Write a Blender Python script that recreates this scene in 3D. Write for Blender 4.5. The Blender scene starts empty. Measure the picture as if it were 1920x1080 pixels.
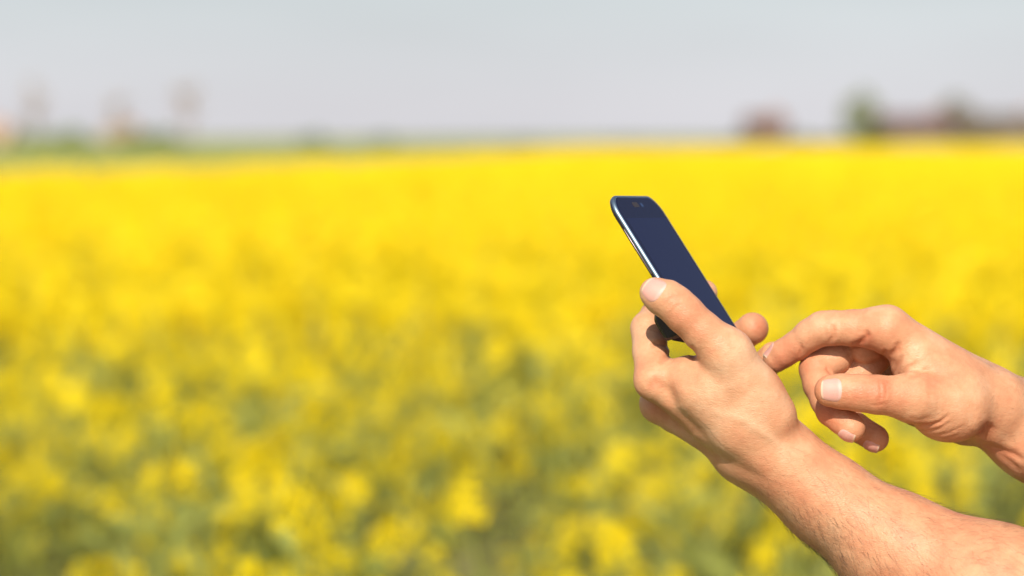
import bpy, math, random
import numpy as np
from mathutils import Matrix, Vector

C = bpy.context.scene.collection
R = math.radians
rng = np.random.default_rng(7)
random.seed(7)

# ------------------------------------------------------------------ camera, sky, sun, exposure
CAM_H, FOC, FPX = 1.45, 1.30, 1920 * 85 / 36.0
PITCH = math.atan((540 - 258) / FPX)
sc = bpy.context.scene
cd = bpy.data.cameras.new('camera')
cam = bpy.data.objects.new('camera', cd)
C.objects.link(cam)
cam.location = (0, 0, CAM_H)
cam.rotation_euler = (R(90) - PITCH, 0, 0)
cd.lens, cd.sensor_width = 85, 36
cd.clip_start, cd.clip_end = 0.05, 6000
cd.dof.use_dof = True
cd.dof.focus_distance = FOC
cd.dof.aperture_fstop = 4.4
sc.camera = cam

SUN_DIR = Vector((-0.13, -0.76, 0.62)).normalized()      # from the scene towards the sun
sun_el = math.asin(SUN_DIR.z)
sun_az = math.atan2(SUN_DIR.x, SUN_DIR.y)
w = bpy.data.worlds.new('World')
sc.world = w
w.use_nodes = True
nt = w.node_tree
bg = nt.nodes['Background']
sky = nt.nodes.new('ShaderNodeTexSky')
sky.sky_type = 'NISHITA'
sky.sun_disc = False
sky.sun_elevation = sun_el
sky.sun_rotation = sun_az
sky.air_density, sky.dust_density, sky.ozone_density = 1.0, 1.5, 1.0
hs = nt.nodes.new('ShaderNodeHueSaturation')
hs.inputs['Saturation'].default_value = 0.75
nt.links.new(sky.outputs[0], hs.inputs['Color'])
# white haze hanging over the horizon, thinning out upwards
tcw = nt.nodes.new('ShaderNodeTexCoord')
sep = nt.nodes.new('ShaderNodeSeparateXYZ')
nt.links.new(tcw.outputs['Generated'], sep.inputs[0])
mr = nt.nodes.new('ShaderNodeMapRange')
mr.interpolation_type = 'SMOOTHSTEP'
mr.inputs['From Min'].default_value = 0.02
mr.inputs['From Max'].default_value = 0.30
mr.inputs['To Min'].default_value = 0.93
mr.inputs['To Max'].default_value = 0.0
nt.links.new(sep.outputs['Z'], mr.inputs['Value'])
hz = nt.nodes.new('ShaderNodeMix')
hz.data_type = 'RGBA'
hc = nt.nodes.new('ShaderNodeValToRGB')
for k_, (p_, c_) in enumerate([(0.0, (0.735, 0.725, 0.765)), (1.0, (0.655, 0.715, 0.740))]):
    hc.color_ramp.elements[k_].position = p_
    hc.color_ramp.elements[k_].color = (*c_, 1)
mr2 = nt.nodes.new('ShaderNodeMapRange')
mr2.inputs['From Min'].default_value = 0.012
mr2.inputs['From Max'].default_value = 0.065
nt.links.new(sep.outputs['Z'], mr2.inputs['Value'])
nt.links.new(mr2.outputs[0], hc.inputs[0])
wn = nt.nodes.new('ShaderNodeTexNoise')      # faint unevenness of the haze
wn.inputs['Scale'].default_value = 5.0
wn.inputs['Detail'].default_value = 2.0
mpw = nt.nodes.new('ShaderNodeMapping')
mpw.inputs['Scale'].default_value = (1.0, 1.0, 5.0)
mpw.inputs['Location'].default_value = (0.35, 0.0, 0.0)
nt.links.new(tcw.outputs['Generated'], mpw.inputs[0])
nt.links.new(mpw.outputs[0], wn.inputs['Vector'])
wm = nt.nodes.new('ShaderNodeMapRange')
wm.inputs['From Min'].default_value = 0.3
wm.inputs['From Max'].default_value = 0.7
wm.inputs['To Min'].default_value = 7.55
wm.inputs['To Max'].default_value = 8.35
nt.links.new(wn.outputs['Fac'], wm.inputs['Value'])
vs = nt.nodes.new('ShaderNodeVectorMath')
vs.operation = 'SCALE'
nt.links.new(hc.outputs[0], vs.inputs[0])
nt.links.new(wm.outputs[0], vs.inputs['Scale'])
nt.links.new(vs.outputs[0], hz.inputs[7])
nt.links.new(mr.outputs[0], hz.inputs[0])
nt.links.new(hs.outputs[0], hz.inputs[6])
nt.links.new(hz.outputs[2], bg.inputs['Color'])
bg.inputs['Strength'].default_value = 0.10
sl = bpy.data.lights.new('sun', 'SUN')
sl.energy, sl.angle, sl.color = 4.8, R(0.6), (1.0, 0.90, 0.76)
so = bpy.data.objects.new('sun', sl)
C.objects.link(so)
so.rotation_euler = SUN_DIR.to_track_quat('Z', 'Y').to_euler()
sc.view_settings.view_transform = 'Standard'
sc.view_settings.look = 'None'
sc.view_settings.exposure = 0.30
sc.view_settings.gamma = 1
sc.render.engine = 'CYCLES'
sc.cycles.use_denoising = True
sc.cycles.max_bounces = 6

# ------------------------------------------------------------------ helpers
def P(px, py, z=0.0):
    """point whose distance in front of the lens is 1300 - z mm; millimetres, x right, y up, z towards the lens"""
    s = (FOC * 1000 - z) / FPX
    return np.array([(px - 960) * s, (540 - py) * s, z], float)

cp, sp = math.cos(PITCH), math.sin(PITCH)
def to_world(p):
    """hand space (mm) to world (m)"""
    p = np.asarray(p, float) / 1000.0
    x, y, d = p[..., 0], p[..., 1], FOC - p[..., 2]
    return np.stack([x, d * cp + y * sp, CAM_H - d * sp + y * cp], -1)

def tag(o, label=None, cat=None, group=None, kind=None):
    if label: o['label'] = label
    if cat: o['category'] = cat
    if group: o['group'] = group
    if kind: o['kind'] = kind
    return o

def mesh_np(name, verts, faces, mats=None, parent=None, midx=None, smooth=True, attrs=None):
    """verts (n,3); faces list of (m,k) integer arrays"""
    me = bpy.data.meshes.new(name)
    if not isinstance(faces, list): faces = [faces]
    faces = [np.asarray(f, np.int32) for f in faces if len(f)]
    verts = np.ascontiguousarray(verts, np.float32)
    me.vertices.add(len(verts))
    me.vertices.foreach_set('co', verts.ravel())
    loops = np.concatenate([f.ravel() for f in faces])
    tot = np.concatenate([np.full(len(f), f.shape[1], np.int32) for f in faces])
    start = np.concatenate([[0], np.cumsum(tot)[:-1]]).astype(np.int32)
    me.loops.add(len(loops))
    me.loops.foreach_set('vertex_index', loops.astype(np.int32))
    me.polygons.add(len(tot))
    me.polygons.foreach_set('loop_start', start)
    me.update(calc_edges=True)
    if mats is not None:
        for m in (mats if isinstance(mats, (list, tuple)) else [mats]): me.materials.append(m)
    if midx is not None:
        me.polygons.foreach_set('material_index', np.asarray(midx, np.int32))
    me.polygons.foreach_set('use_smooth', np.full(len(tot), smooth))
    for k, v in (attrs or {}).items():
        a = me.attributes.new(k, 'FLOAT', 'POINT')
        a.data.foreach_set('value', np.ascontiguousarray(v, np.float32))
    me.validate()
    o = bpy.data.objects.new(name, me)
    C.objects.link(o)
    if parent is not None: o.parent = parent
    return o

def mat(name, color=(0.5, 0.5, 0.5), rough=0.5, **kw):
    m = bpy.data.materials.new(name)
    m.use_nodes = True
    b = m.node_tree.nodes['Principled BSDF']
    b.inputs['Base Color'].default_value = (*color, 1)
    b.inputs['Roughness'].default_value = rough
    for k, v in kw.items(): b.inputs[k.replace('_', ' ')].default_value = v
    return m

def N(m, t, **kw):
    n = m.node_tree.nodes.new(t)
    for k, v in kw.items():
        if k in n.inputs: n.inputs[k].default_value = v
        else: setattr(n, k, v)
    return n

def ramp(m, stops):
    n = m.node_tree.nodes.new('ShaderNodeValToRGB')
    e = n.color_ramp.elements
    while len(e) < len(stops): e.new(0.5)
    for i, (p, c) in enumerate(stops):
        e[i].position = p
        e[i].color = (*c, 1)
    return n

def noise_mat(name, stops, scale=5.0, detail=4, rough=0.8, bump=0.0, bscale=None, **kw):
    m = mat(name, stops[0][1], rough, **kw)
    L = m.node_tree.links
    b = m.node_tree.nodes['Principled BSDF']
    tc = N(m, 'ShaderNodeTexCoord')
    nz = N(m, 'ShaderNodeTexNoise', Scale=scale, Detail=detail)
    L.new(tc.outputs['Object'], nz.inputs['Vector'])
    r = ramp(m, stops)
    L.new(nz.outputs['Fac'], r.inputs[0])
    L.new(r.outputs[0], b.inputs['Base Color'])
    if bump:
        bn = N(m, 'ShaderNodeTexNoise', Scale=bscale or scale * 4, Detail=3)
        L.new(tc.outputs['Object'], bn.inputs['Vector'])
        bp = N(m, 'ShaderNodeBump', Strength=bump)
        L.new(bn.outputs['Fac'], bp.inputs['Height'])
        L.new(bp.outputs[0], b.inputs['Normal'])
    return m

# ------------------------------------------------------------------ materials
def skin_material():
    m = mat('skin', (0.70, 0.40, 0.26), 0.47)
    T = m.node_tree; L = T.links; b = T.nodes['Principled BSDF']
    b.inputs['Subsurface Weight'].default_value = 0.12
    b.inputs['Subsurface Radius'].default_value = (1.0, 0.35, 0.18)
    b.inputs['Subsurface Scale'].default_value = 0.002
    b.inputs['Specular IOR Level'].default_value = 0.30
    tc = N(m, 'ShaderNodeTexCoord')
    red = N(m, 'ShaderNodeAttribute', attribute_name='redness')
    n1 = N(m, 'ShaderNodeTexNoise', Scale=55.0, Detail=4.0, Roughness=0.55)
    n2 = N(m, 'ShaderNodeTexNoise', Scale=320.0, Detail=3.0)
    for n in (n1, n2): L.new(tc.outputs['Object'], n.inputs['Vector'])
    a = N(m, 'ShaderNodeMath', operation='MULTIPLY_ADD')
    L.new(n1.outputs['Fac'], a.inputs[0]); a.inputs[1].default_value = 0.95; L.new(red.outputs['Fac'], a.inputs[2])
    r = ramp(m, [(0.2, (0.68, 0.425, 0.268)), (0.5, (0.60, 0.308, 0.175)), (0.85, (0.54, 0.215, 0.118)), (1.0, (0.49, 0.165, 0.085))])
    L.new(a.outputs[0], r.inputs[0])
    mx = N(m, 'ShaderNodeMix', data_type='RGBA', blend_type='MULTIPLY')
    r2 = ramp(m, [(0.3, (0.90, 0.86, 0.84)), (0.7, (1.0, 1.0, 1.0))])
    L.new(n2.outputs['Fac'], r2.inputs[0])
    mx.inputs[0].default_value = 0.8
    L.new(r.outputs[0], mx.inputs[6]); L.new(r2.outputs[0], mx.inputs[7])
    L.new(mx.outputs[2], b.inputs['Base Color'])
    # pore network and fine lines, stretched across the limb
    mp = N(m, 'ShaderNodeMapping'); mp.inputs['Rotation'].default_value = (0, R(35), 0); mp.inputs['Scale'].default_value = (0.55, 1.0, 1.5)
    L.new(tc.outputs['Object'], mp.inputs[0])
    v = N(m, 'ShaderNodeTexVoronoi', feature='DISTANCE_TO_EDGE', Scale=900.0)
    L.new(mp.outputs[0], v.inputs['Vector'])
    n3 = N(m, 'ShaderNodeTexNoise', Scale=420.0, Detail=4.0)
    L.new(mp.outputs[0], n3.inputs['Vector'])
    ad = N(m, 'ShaderNodeMath', operation='MULTIPLY_ADD')
    L.new(v.outputs['Distance'], ad.inputs[0]); ad.inputs[1].default_value = 0.9; L.new(n3.outputs['Fac'], ad.inputs[2])
    bp = N(m, 'ShaderNodeBump', Strength=0.42, Distance=0.0006)
    L.new(ad.outputs[0], bp.inputs['Height'])
    L.new(bp.outputs[0], b.inputs['Normal'])
    return m
SKIN = skin_material()
NAIL = mat('nail_plate', (0.80, 0.47, 0.40), 0.52, Subsurface_Weight=0.15, Subsurface_Scale=0.002, Specular_IOR_Level=0.5)
def nail_nodes():
    T = NAIL.node_tree; L = T.links; b = T.nodes['Principled BSDF']
    at = N(NAIL, 'ShaderNodeAttribute', attribute_name='along')
    r = ramp(NAIL, [(0.0, (0.64, 0.43, 0.37)), (0.14, (0.62, 0.37, 0.32)), (0.25, (0.59, 0.31, 0.26)), (0.88, (0.60, 0.32, 0.27)), (0.94, (0.64, 0.44, 0.33)), (1.0, (0.66, 0.49, 0.35))])
    L.new(at.outputs['Fac'], r.inputs[0]); L.new(r.outputs[0], b.inputs['Base Color'])
nail_nodes()
HAIR = mat('body_hair', (0.09, 0.045, 0.03), 0.5)

# ------------------------------------------------------------------ signed distance modelling of the arms
class Field:
    def __init__(s, lo, hi, h):
        s.lo = np.array(lo, float); s.h = h
        s.n = np.ceil((np.array(hi) - s.lo) / h).astype(int) + 1
        s.f = np.full(s.n, 60.0, np.float32)
    def box(s, lo, hi):
        i0 = np.clip(np.floor((np.array(lo) - s.lo) / s.h).astype(int), 0, s.n)
        i1 = np.clip(np.ceil((np.array(hi) - s.lo) / s.h).astype(int) + 1, 0, s.n)
        sl_ = tuple(slice(a, b) for a, b in zip(i0, i1))
        ax = [(s.lo[k] + s.h * np.arange(i0[k], i1[k])).astype(np.float32) for k in range(3)]
        return sl_, ax
    def sample(s, p):
        q = (p - s.lo) / s.h
        i = np.clip(np.floor(q).astype(int), 0, s.n - 2)
        t = np.clip(q - i, 0, 1)
        out = 0
        for dx in (0, 1):
            for dy in (0, 1):
                for dz in (0, 1):
                    wt = (t[:, 0] if dx else 1 - t[:, 0]) * (t[:, 1] if dy else 1 - t[:, 1]) * (t[:, 2] if dz else 1 - t[:, 2])
                    out = out + wt * s.f[i[:, 0] + dx, i[:, 1] + dy, i[:, 2] + dz]
        return out
    def grad(s, p):
        e = s.h
        g = np.stack([s.sample(p + np.eye(3)[k] * e) - s.sample(p - np.eye(3)[k] * e) for k in range(3)], -1) / (2 * e)
        return g

def smin(a, b, k):
    h = np.maximum(k - np.abs(a - b), 0) / k
    return np.minimum(a, b) - h * h * h * k / 6.0

def seg(ax, a, b, ra, rb, flat=None):
    """tapered capsule on grid axes; flat = (direction, factor) squeezes the section along a direction"""
    a = np.asarray(a, np.float32); b = np.asarray(b, np.float32)
    d = b - a; L2 = float(d @ d) + 1e-6
    X = ax[0][:, None, None] - a[0]; Y = ax[1][None, :, None] - a[1]; Z = ax[2][None, None, :] - a[2]
    t = np.clip((X * d[0] + Y * d[1] + Z * d[2]) / L2, 0, 1)
    X = X - t * d[0]; Y = Y - t * d[1]; Z = Z - t * d[2]
    r = ra + (rb - ra) * (t * t * (3 - 2 * t) * 0.5 + t * 0.5)
    q = X * X + Y * Y + Z * Z
    if flat is not None:
        n = np.asarray(flat[0], np.float32); n = n / np.linalg.norm(n)
        c = X * n[0] + Y * n[1] + Z * n[2]
        q = q + c * c * (1.0 / flat[1] ** 2 - 1.0)
    return np.sqrt(q) - r

def bounds(pts, m):
    pts = np.array([p[0] for p in pts]); rr = m
    return pts.min(0) - rr, pts.max(0) + rr

def group(F, prims, k, kout=0.5, root=None, kroot=7.0, reach=22.0, margin=10):
    """prims: (a, b, ra, rb, flat). Blended among themselves with k, then joined to the field; blend with the field is wide only near root"""
    lo = np.min([np.minimum(p[0] - p[2], p[1] - p[3]) for p in prims], 0) - margin
    hi = np.max([np.maximum(p[0] + p[2], p[1] + p[3]) for p in prims], 0) + margin
    S, ax = F.box(lo, hi)
    g = None
    for p in prims:
        d = seg(ax, *p)
        g = d if g is None else smin(g, d, k)
    if root is None: kk = kout
    else:
        X = ax[0][:, None, None] - root[0]; Y = ax[1][None, :, None] - root[1]; Z = ax[2][None, None, :] - root[2]
        dist = np.sqrt(X * X + Y * Y + Z * Z)
        kk = kout + (kroot - kout) * np.clip(1.6 - dist / reach, 0, 1)
    F.f[S] = smin(F.f[S], g, kk)

def chain(pts):
    """pts: (px, py, z, r_mm) -> primitives"""
    q = [(P(a[0], a[1], a[2]), a[3]) for a in pts]
    return [(q[i][0], q[i + 1][0], q[i][1], q[i + 1][1], None) for i in range(len(q) - 1)]

def ball(px, py, z, r, flat=None):
    p = P(px, py, z)
    return (p, p + 0.01, r, r, flat)

def surface_net(F):
    f = F.f; neg = f < 0
    c = [neg[:-1, :-1, :-1], neg[1:, :-1, :-1], neg[:-1, 1:, :-1], neg[1:, 1:, :-1],
         neg[:-1, :-1, 1:], neg[1:, :-1, 1:], neg[:-1, 1:, 1:], neg[1:, 1:, 1:]]
    cnt = sum(x.astype(np.uint8) for x in c)
    I = np.stack(np.nonzero((cnt > 0) & (cnt < 8)), -1)
    off = np.array([[0, 0, 0], [1, 0, 0], [0, 1, 0], [1, 1, 0], [0, 0, 1], [1, 0, 1], [0, 1, 1], [1, 1, 1]])
    V = np.stack([f[I[:, 0] + o[0], I[:, 1] + o[1], I[:, 2] + o[2]] for o in off], -1)
    acc = np.zeros((len(I), 3)); num = np.zeros(len(I))
    for a, b in ((0, 1), (2, 3), (4, 5), (6, 7), (0, 2), (1, 3), (4, 6), (5, 7), (0, 4), (1, 5), (2, 6), (3, 7)):
        m = (V[:, a] < 0) != (V[:, b] < 0)
        t = np.where(m, V[:, a] / np.where(m, V[:, a] - V[:, b], 1), 0)[:, None]
        acc += np.where(m[:, None], off[a] + t * (off[b] - off[a]), 0); num += m
    vert = F.lo + (I + acc / num[:, None]) * F.h
    idx = np.full(np.array(f.shape) - 1, -1, np.int32)
    idx[I[:, 0], I[:, 1], I[:, 2]] = np.arange(len(I))
    quads = []
    for k in range(3):
        a, b = [(1, 2), (2, 0), (0, 1)][k]
        s0 = [slice(None)] * 3; s1 = [slice(None)] * 3
        s0[k] = slice(None, -1); s1[k] = slice(1, None)
        ch = neg[tuple(s0)] != neg[tuple(s1)]
        E = np.stack(np.nonzero(ch), -1)
        E = E[(E[:, a] > 0) & (E[:, b] > 0) & (E[:, a] < f.shape[a] - 1) & (E[:, b] < f.shape[b] - 1)]
        flip = ~neg[E[:, 0], E[:, 1], E[:, 2]]
        def g(da, db):
            q = E.copy(); q[:, a] -= da; q[:, b] -= db
            return idx[q[:, 0], q[:, 1], q[:, 2]]
        Q = np.stack([g(1, 1), g(0, 1), g(0, 0), g(1, 0)], -1)
        Q[flip] = Q[flip][:, ::-1]
        quads.append(Q)
    quads = np.concatenate(quads)
    for _ in range(2):
        v = F.sample(vert); gr = F.grad(vert)
        st = (v / np.maximum((gr ** 2).sum(1), 0.1))[:, None] * gr
        vert = vert - np.clip(st, -F.h, F.h)
    return vert, quads

def poly_dist(xy, pl):
    """distance of points xy to a polyline and the normalised position along it"""
    pl = np.asarray(pl, float)
    L = np.concatenate([[0], np.cumsum(np.linalg.norm(np.diff(pl, axis=0), axis=1))])
    best = np.full(len(xy), 1e9); tt = np.zeros(len(xy)); side = np.zeros(len(xy))
    for i in range(len(pl) - 1):
        a, b = pl[i], pl[i + 1]; d = b - a
        t = np.clip(((xy - a) @ d) / (d @ d), 0, 1)
        r = xy - a - t[:, None] * d
        dist = np.linalg.norm(r, axis=1)
        m = dist < best
        best = np.where(m, dist, best); tt = np.where(m, (L[i] + t * (L[i + 1] - L[i])) / L[-1], tt)
        side = np.where(m, np.sign(d[0] * r[:, 1] - d[1] * r[:, 0]), side)
    return best, tt, side

def to_px(v):
    s = FPX / (FOC * 1000 - v[:, 2])
    return np.stack([960 + v[:, 0] * s, 540 - v[:, 1] * s], -1)

def detail(F, vert, creases, reds):
    """folds pressed into the skin and flushed patches. creases: (points px, z range, depth mm, width mm)"""
    g = F.grad(vert); nrm = g / np.maximum(np.linalg.norm(g, axis=1), 1e-6)[:, None]
    px = to_px(vert); disp = np.zeros(len(vert)); red = np.zeros(len(vert))
    front = np.clip(nrm[:, 2] * 3 + 0.6, 0, 1)
    for pts, zr, dep, wid in creases:
        pl = np.asarray(pts, float)
        m = (px[:, 0] > pl[:, 0].min() - 25) & (px[:, 0] < pl[:, 0].max() + 25) & (px[:, 1] > pl[:, 1].min() - 25) & (px[:, 1] < pl[:, 1].max() + 25) & (vert[:, 2] > zr[0]) & (vert[:, 2] < zr[1])
        i = np.nonzero(m)[0]
        if not len(i): continue
        d, t, s = poly_dist(px[i], pl)
        d = d * 0.287
        env = np.clip(np.minimum(t, 1 - t) * 4, 0, 1) ** 0.6 * front[i]
        disp[i] += -dep * env * np.exp(-(d / wid) ** 2) + 0.35 * dep * env * np.exp(-((d - 2.1 * wid) / (1.3 * wid)) ** 2)
        red[i] += np.sign(dep) * 0.22 * min(abs(dep), 1.0) * env * np.exp(-(d / (wid * 1.8)) ** 2)
    for (cx, cy, z, r, amt) in reds:
        c = P(cx, cy, z)
        red += amt * np.exp(-((vert - c) ** 2).sum(1) / (r * r))
    return vert + nrm * disp[:, None], red

def nail(F, parent, c, tip_dir, out_dir, wid, length, rad=8.4, thick=0.35, free=0.35):
    """a curved plate laid over the fingertip: c centre, tip_dir towards the free edge, out_dir away from the bone"""
    t = tip_dir / np.linalg.norm(tip_dir)
    n = out_dir - (out_dir @ t) * t; n /= np.linalg.norm(n)
    s = np.cross(n, t)
    nu, nv = 25, 23
    U, V_ = np.meshgrid(np.linspace(-1, 1, nu), np.linspace(0, 1, nv), indexing='ij')
    # outline: rounded cuticle at v=0, gently arched free edge at v=1
    narrow = 1 - 0.42 * np.clip(1 - V_ / 0.34, 0, 1) ** 2 - 0.14 * np.clip((V_ - 0.8) / 0.2, 0, 1) ** 2
    lat = U * narrow * wid / 2
    lon = (V_ - 0.5) * length * (1 - 0.16 * U ** 2) + 0.0
    axis = (c - n * rad)[None, None] + lon[..., None] * t
    ang = (lat / rad)[..., None]
    out = (np.cos(ang) * n + np.sin(ang) * s).reshape(-1, 3)
    axis = axis.reshape(-1, 3)
    p = axis + out * (rad + 2.6)
    dist = np.zeros(len(p))
    for _ in range(50):
        v = F.sample(p - out * dist[:, None])
        dist = np.minimum(dist + np.clip(v, -2, 2) * 0.7, rad + 2.6)
    surf = p - out * dist[:, None]
    edge = np.maximum(np.abs(U), np.clip(1 - V_ * 1.0, 0, 1) ** 6).reshape(-1)
    lift = 0.42 - 0.85 * np.clip((edge - 0.86) / 0.14, 0, 1) ** 2 + free * np.clip((V_.reshape(-1) - 0.86) / 0.14, 0, 1)
    top = surf + out * lift[:, None]
    # smooth the plate a little lengthwise
    T = top.reshape(nu, nv, 3)
    for _ in range(6):
        T[:, 1:-1] = (T[:, :-2] + 2 * T[:, 1:-1] + T[:, 2:]) / 4
        T[1:-1] = (T[:-2] + 2 * T[1:-1] + T[2:]) / 4
    top = T.reshape(-1, 3)
    bot = top - n * thick * 1.6
    vv = np.concatenate([top, bot])
    i = np.arange(nu * nv).reshape(nu, nv); j = i + nu * nv
    q = [np.stack([i[:-1, :-1], i[1:, :-1], i[1:, 1:], i[:-1, 1:]], -1).reshape(-1, 4),
         np.stack([j[:-1, :-1], j[:-1, 1:], j[1:, 1:], j[1:, :-1]], -1).reshape(-1, 4)]
    for a, b in ((i[0], j[0]), (i[-1], j[-1]), (i[:, 0], j[:, 0]), (i[:, -1], j[:, -1])):
        q.append(np.stack([a[:-1], a[1:], b[1:], b[:-1]], -1))
    along = np.concatenate([V_.reshape(-1)] * 2)
    return mesh_np('fingernail', to_world(vv), [np.concatenate(q)], NAIL, parent, attrs={'along': along})

H = 0.8
# ---------------- left arm (holds the phone), thumb side towards the lens
def left_arm():
    F = Field(P(1150, 1420, -135) , P(2290, 470, 110) + np.array([0, 0, 0]), H)
    F = Field((50, -300, -118), (365, 30, 130), H)
    # forearm
    fl = ((0.0, 0.15, 1.0), 1.22)
    fo = [(P(1442, 852, -18), P(1552, 939, -16), 21.5, 23.4, fl), (P(1552, 939, -16), P(1684, 1036, -10), 23.4, 30.6, fl),
          (P(1684, 1036, -10), P(1866, 1133, 8), 30.6, 42, fl), (P(1866, 1133, 8), P(2150, 1330, 60), 41.0, 44.0, fl)]
    group(F, fo, 14, kout=3)
    # palm: metacarpals, thenar, web
    pm = [(P(1226, 714, -7), P(1400, 832, -12), 9.6, 15, None), (P(1236, 757, -27), P(1402, 846, -28), 9.8, 14.5, None),
          (P(1266, 776, -46), P(1412, 856, -42), 9.2, 13.5, None), (P(1302, 792, -61), P(1425, 858, -54), 8.6, 13, None),
          (P(1362, 665, 13), P(1436, 782, 2), 12.6, 16.5, None), ball(1406, 740, 2, 17.3), ball(1380, 707, 8, 13.8),
          (P(1290, 706, -1), P(1390, 770, 2), 10.5, 17, None), ball(1340, 722, 5, 14), (P(1310, 735, 3), P(1390, 800, 0), 13, 16, None),
          (P(1262, 705, -6), P(1326, 705, 2), 8.2, 10, None), (P(1420, 795, -4), P(1468, 852, -14), 16.5, 17.8, None), (P(1392, 800, 0), P(1502, 896, -8), 16, 20, None),
          (P(1400, 840, -20), P(1450, 858, -24), 20, 21, fl), (P(1330, 800, -62), P(1420, 840, -50), 12, 16, None)]
    group(F, pm, 9, kout=11, margin=16)
    # thumb
    th = chain([(1236, 554, 15, 8.5), (1250, 559, 15.5, 9.5), (1267, 572, 15.8, 10.0), (1284, 589, 16, 10.3), (1318, 622, 15, 10.5), (1365, 662, 13, 13.0)])
    th.append((P(1228, 549, 13.5), P(1240, 562, 13), 8.2, 8.6, ((0.4, 0.5, 0.8), 0.95)))
    group(F, th, 3.5, root=P(1365, 662, 13), kroot=9, reach=24)
    # index finger: knuckle, first joint at the left, the rest behind the phone
    ix = chain([(1226, 714, -7, 9.8), (1219, 660, -20, 9.4), (1214, 616, -33, 9.1), (1230, 590, -46, 8.2), (1255, 574, -60, 7.8), (1298, 556, -69, 7.7), (1321, 549, -69, 7.3)])
    ix.append((P(1232, 692, -12), P(1229, 645, -22), 8.3, 6.0, None))
    group(F, ix, 3.0, root=P(1228, 712, -10), kroot=8, reach=22)
    mid = chain([(1236, 757, -27, 10), (1268, 735, -46, 9.2), (1304, 712, -66, 9.2), (1340, 682, -76, 8.2), (1370, 652, -79, 8.0), (1393, 629, -75, 8.2), (1411, 616, -71, 9.1)])
    group(F, mid, 3.0, root=P(1238, 757, -30), kroot=7, reach=20)
    rg = chain([(1266, 776, -46, 9.5), (1330, 762, -84, 9), (1400, 722, -88, 8), (1430, 688, -76, 8), (1451, 669, -70, 8.6)])
    group(F, rg, 3.0, root=P(1266, 776, -48), kroot=7, reach=20)
    lt = chain([(1302, 792, -61, 9), (1360, 800, -92, 8.3), (1415, 770, -98, 7.4), (1440, 740, -86, 7.2)])
    group(F, lt, 3.0, root=P(1302, 792, -62), kroot=7, reach=20)
    vert, quads = surface_net(F)
    zt = (0, 40); zw = (-30, 40)
    cr = [([(1248, 572), (1258, 560), (1274, 554), (1290, 553)], zt, 0.30, 0.9), ([(1250, 580), (1262, 566), (1280, 560)], zt, 0.22, 0.8),
          ([(1256, 588), (1266, 575), (1278, 570)], zt, 0.18, 0.7), ([(1298, 672), (1300, 660), (1296, 648)], zw, 0.9, 1.2),
          ([(1218, 650), (1230, 644), (1244, 645), (1256, 652)], (-45, 20), 0.9, 1.1), ([(1234, 682), (1250, 670), (1268, 662), (1276, 664)], zw, 0.8, 1.3),
          ([(1240, 690), (1262, 676), (1280, 672)], zw, 0.35, 1.0),
          ([(1272, 762), (1255, 735), (1232, 718), (1210, 726)], (-60, 20), 0.8, 3.0), ([(1215, 750), (1235, 770), (1262, 790), (1300, 818)], (-60, 30), 0.7, 2.4),
          ([(1300, 832), (1340, 852), (1372, 868), (1410, 890), (1440, 905)], (-60, 30), 0.9, 3.2),
          
          ([(1262, 620), (1272, 622), (1290, 640)], zt, 0.2, 2.0)]
    # a tendon and a vein that stand proud
    cr += [([(1230, 790), (1290, 812), (1350, 850), (1400, 885)], (-60, 10), -0.5, 3.0), ([(1330, 770), (1400, 790), (1470, 840), (1560, 900)], (-60, 60), -0.30, 2.0)]
    for k in range(9):
        x0 = 1206 + 4 * k
        cr.append(([(x0, 610 + 2 * k), (x0 + 9, 614 + 2 * k)], (-60, 0), 0.08, 0.5))
    rd = [(1278, 575, 22, 9, .24), (1330, 640, 25, 10, .10), (1270, 618, 18, 8, .14), (1462, 695, 5, 10, .22), (1205, 720, -8, 10, .20), (1232, 760, -18, 10, .14),
          (1420, 608, -66, 10, .36), (1222, 606, -30, 8, .08), (1370, 740, 20, 20, -.16), (1400, 700, 18, 18, -.14), (1300, 672, 5, 8, .16), (1475, 760, 0, 10, .14), (1650, 1010, 10, 60, .10), (1800, 1060, 20, 50, .08)]
    vert, red = detail(F, vert, cr, rd)
    return F, vert, quads, red

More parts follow.
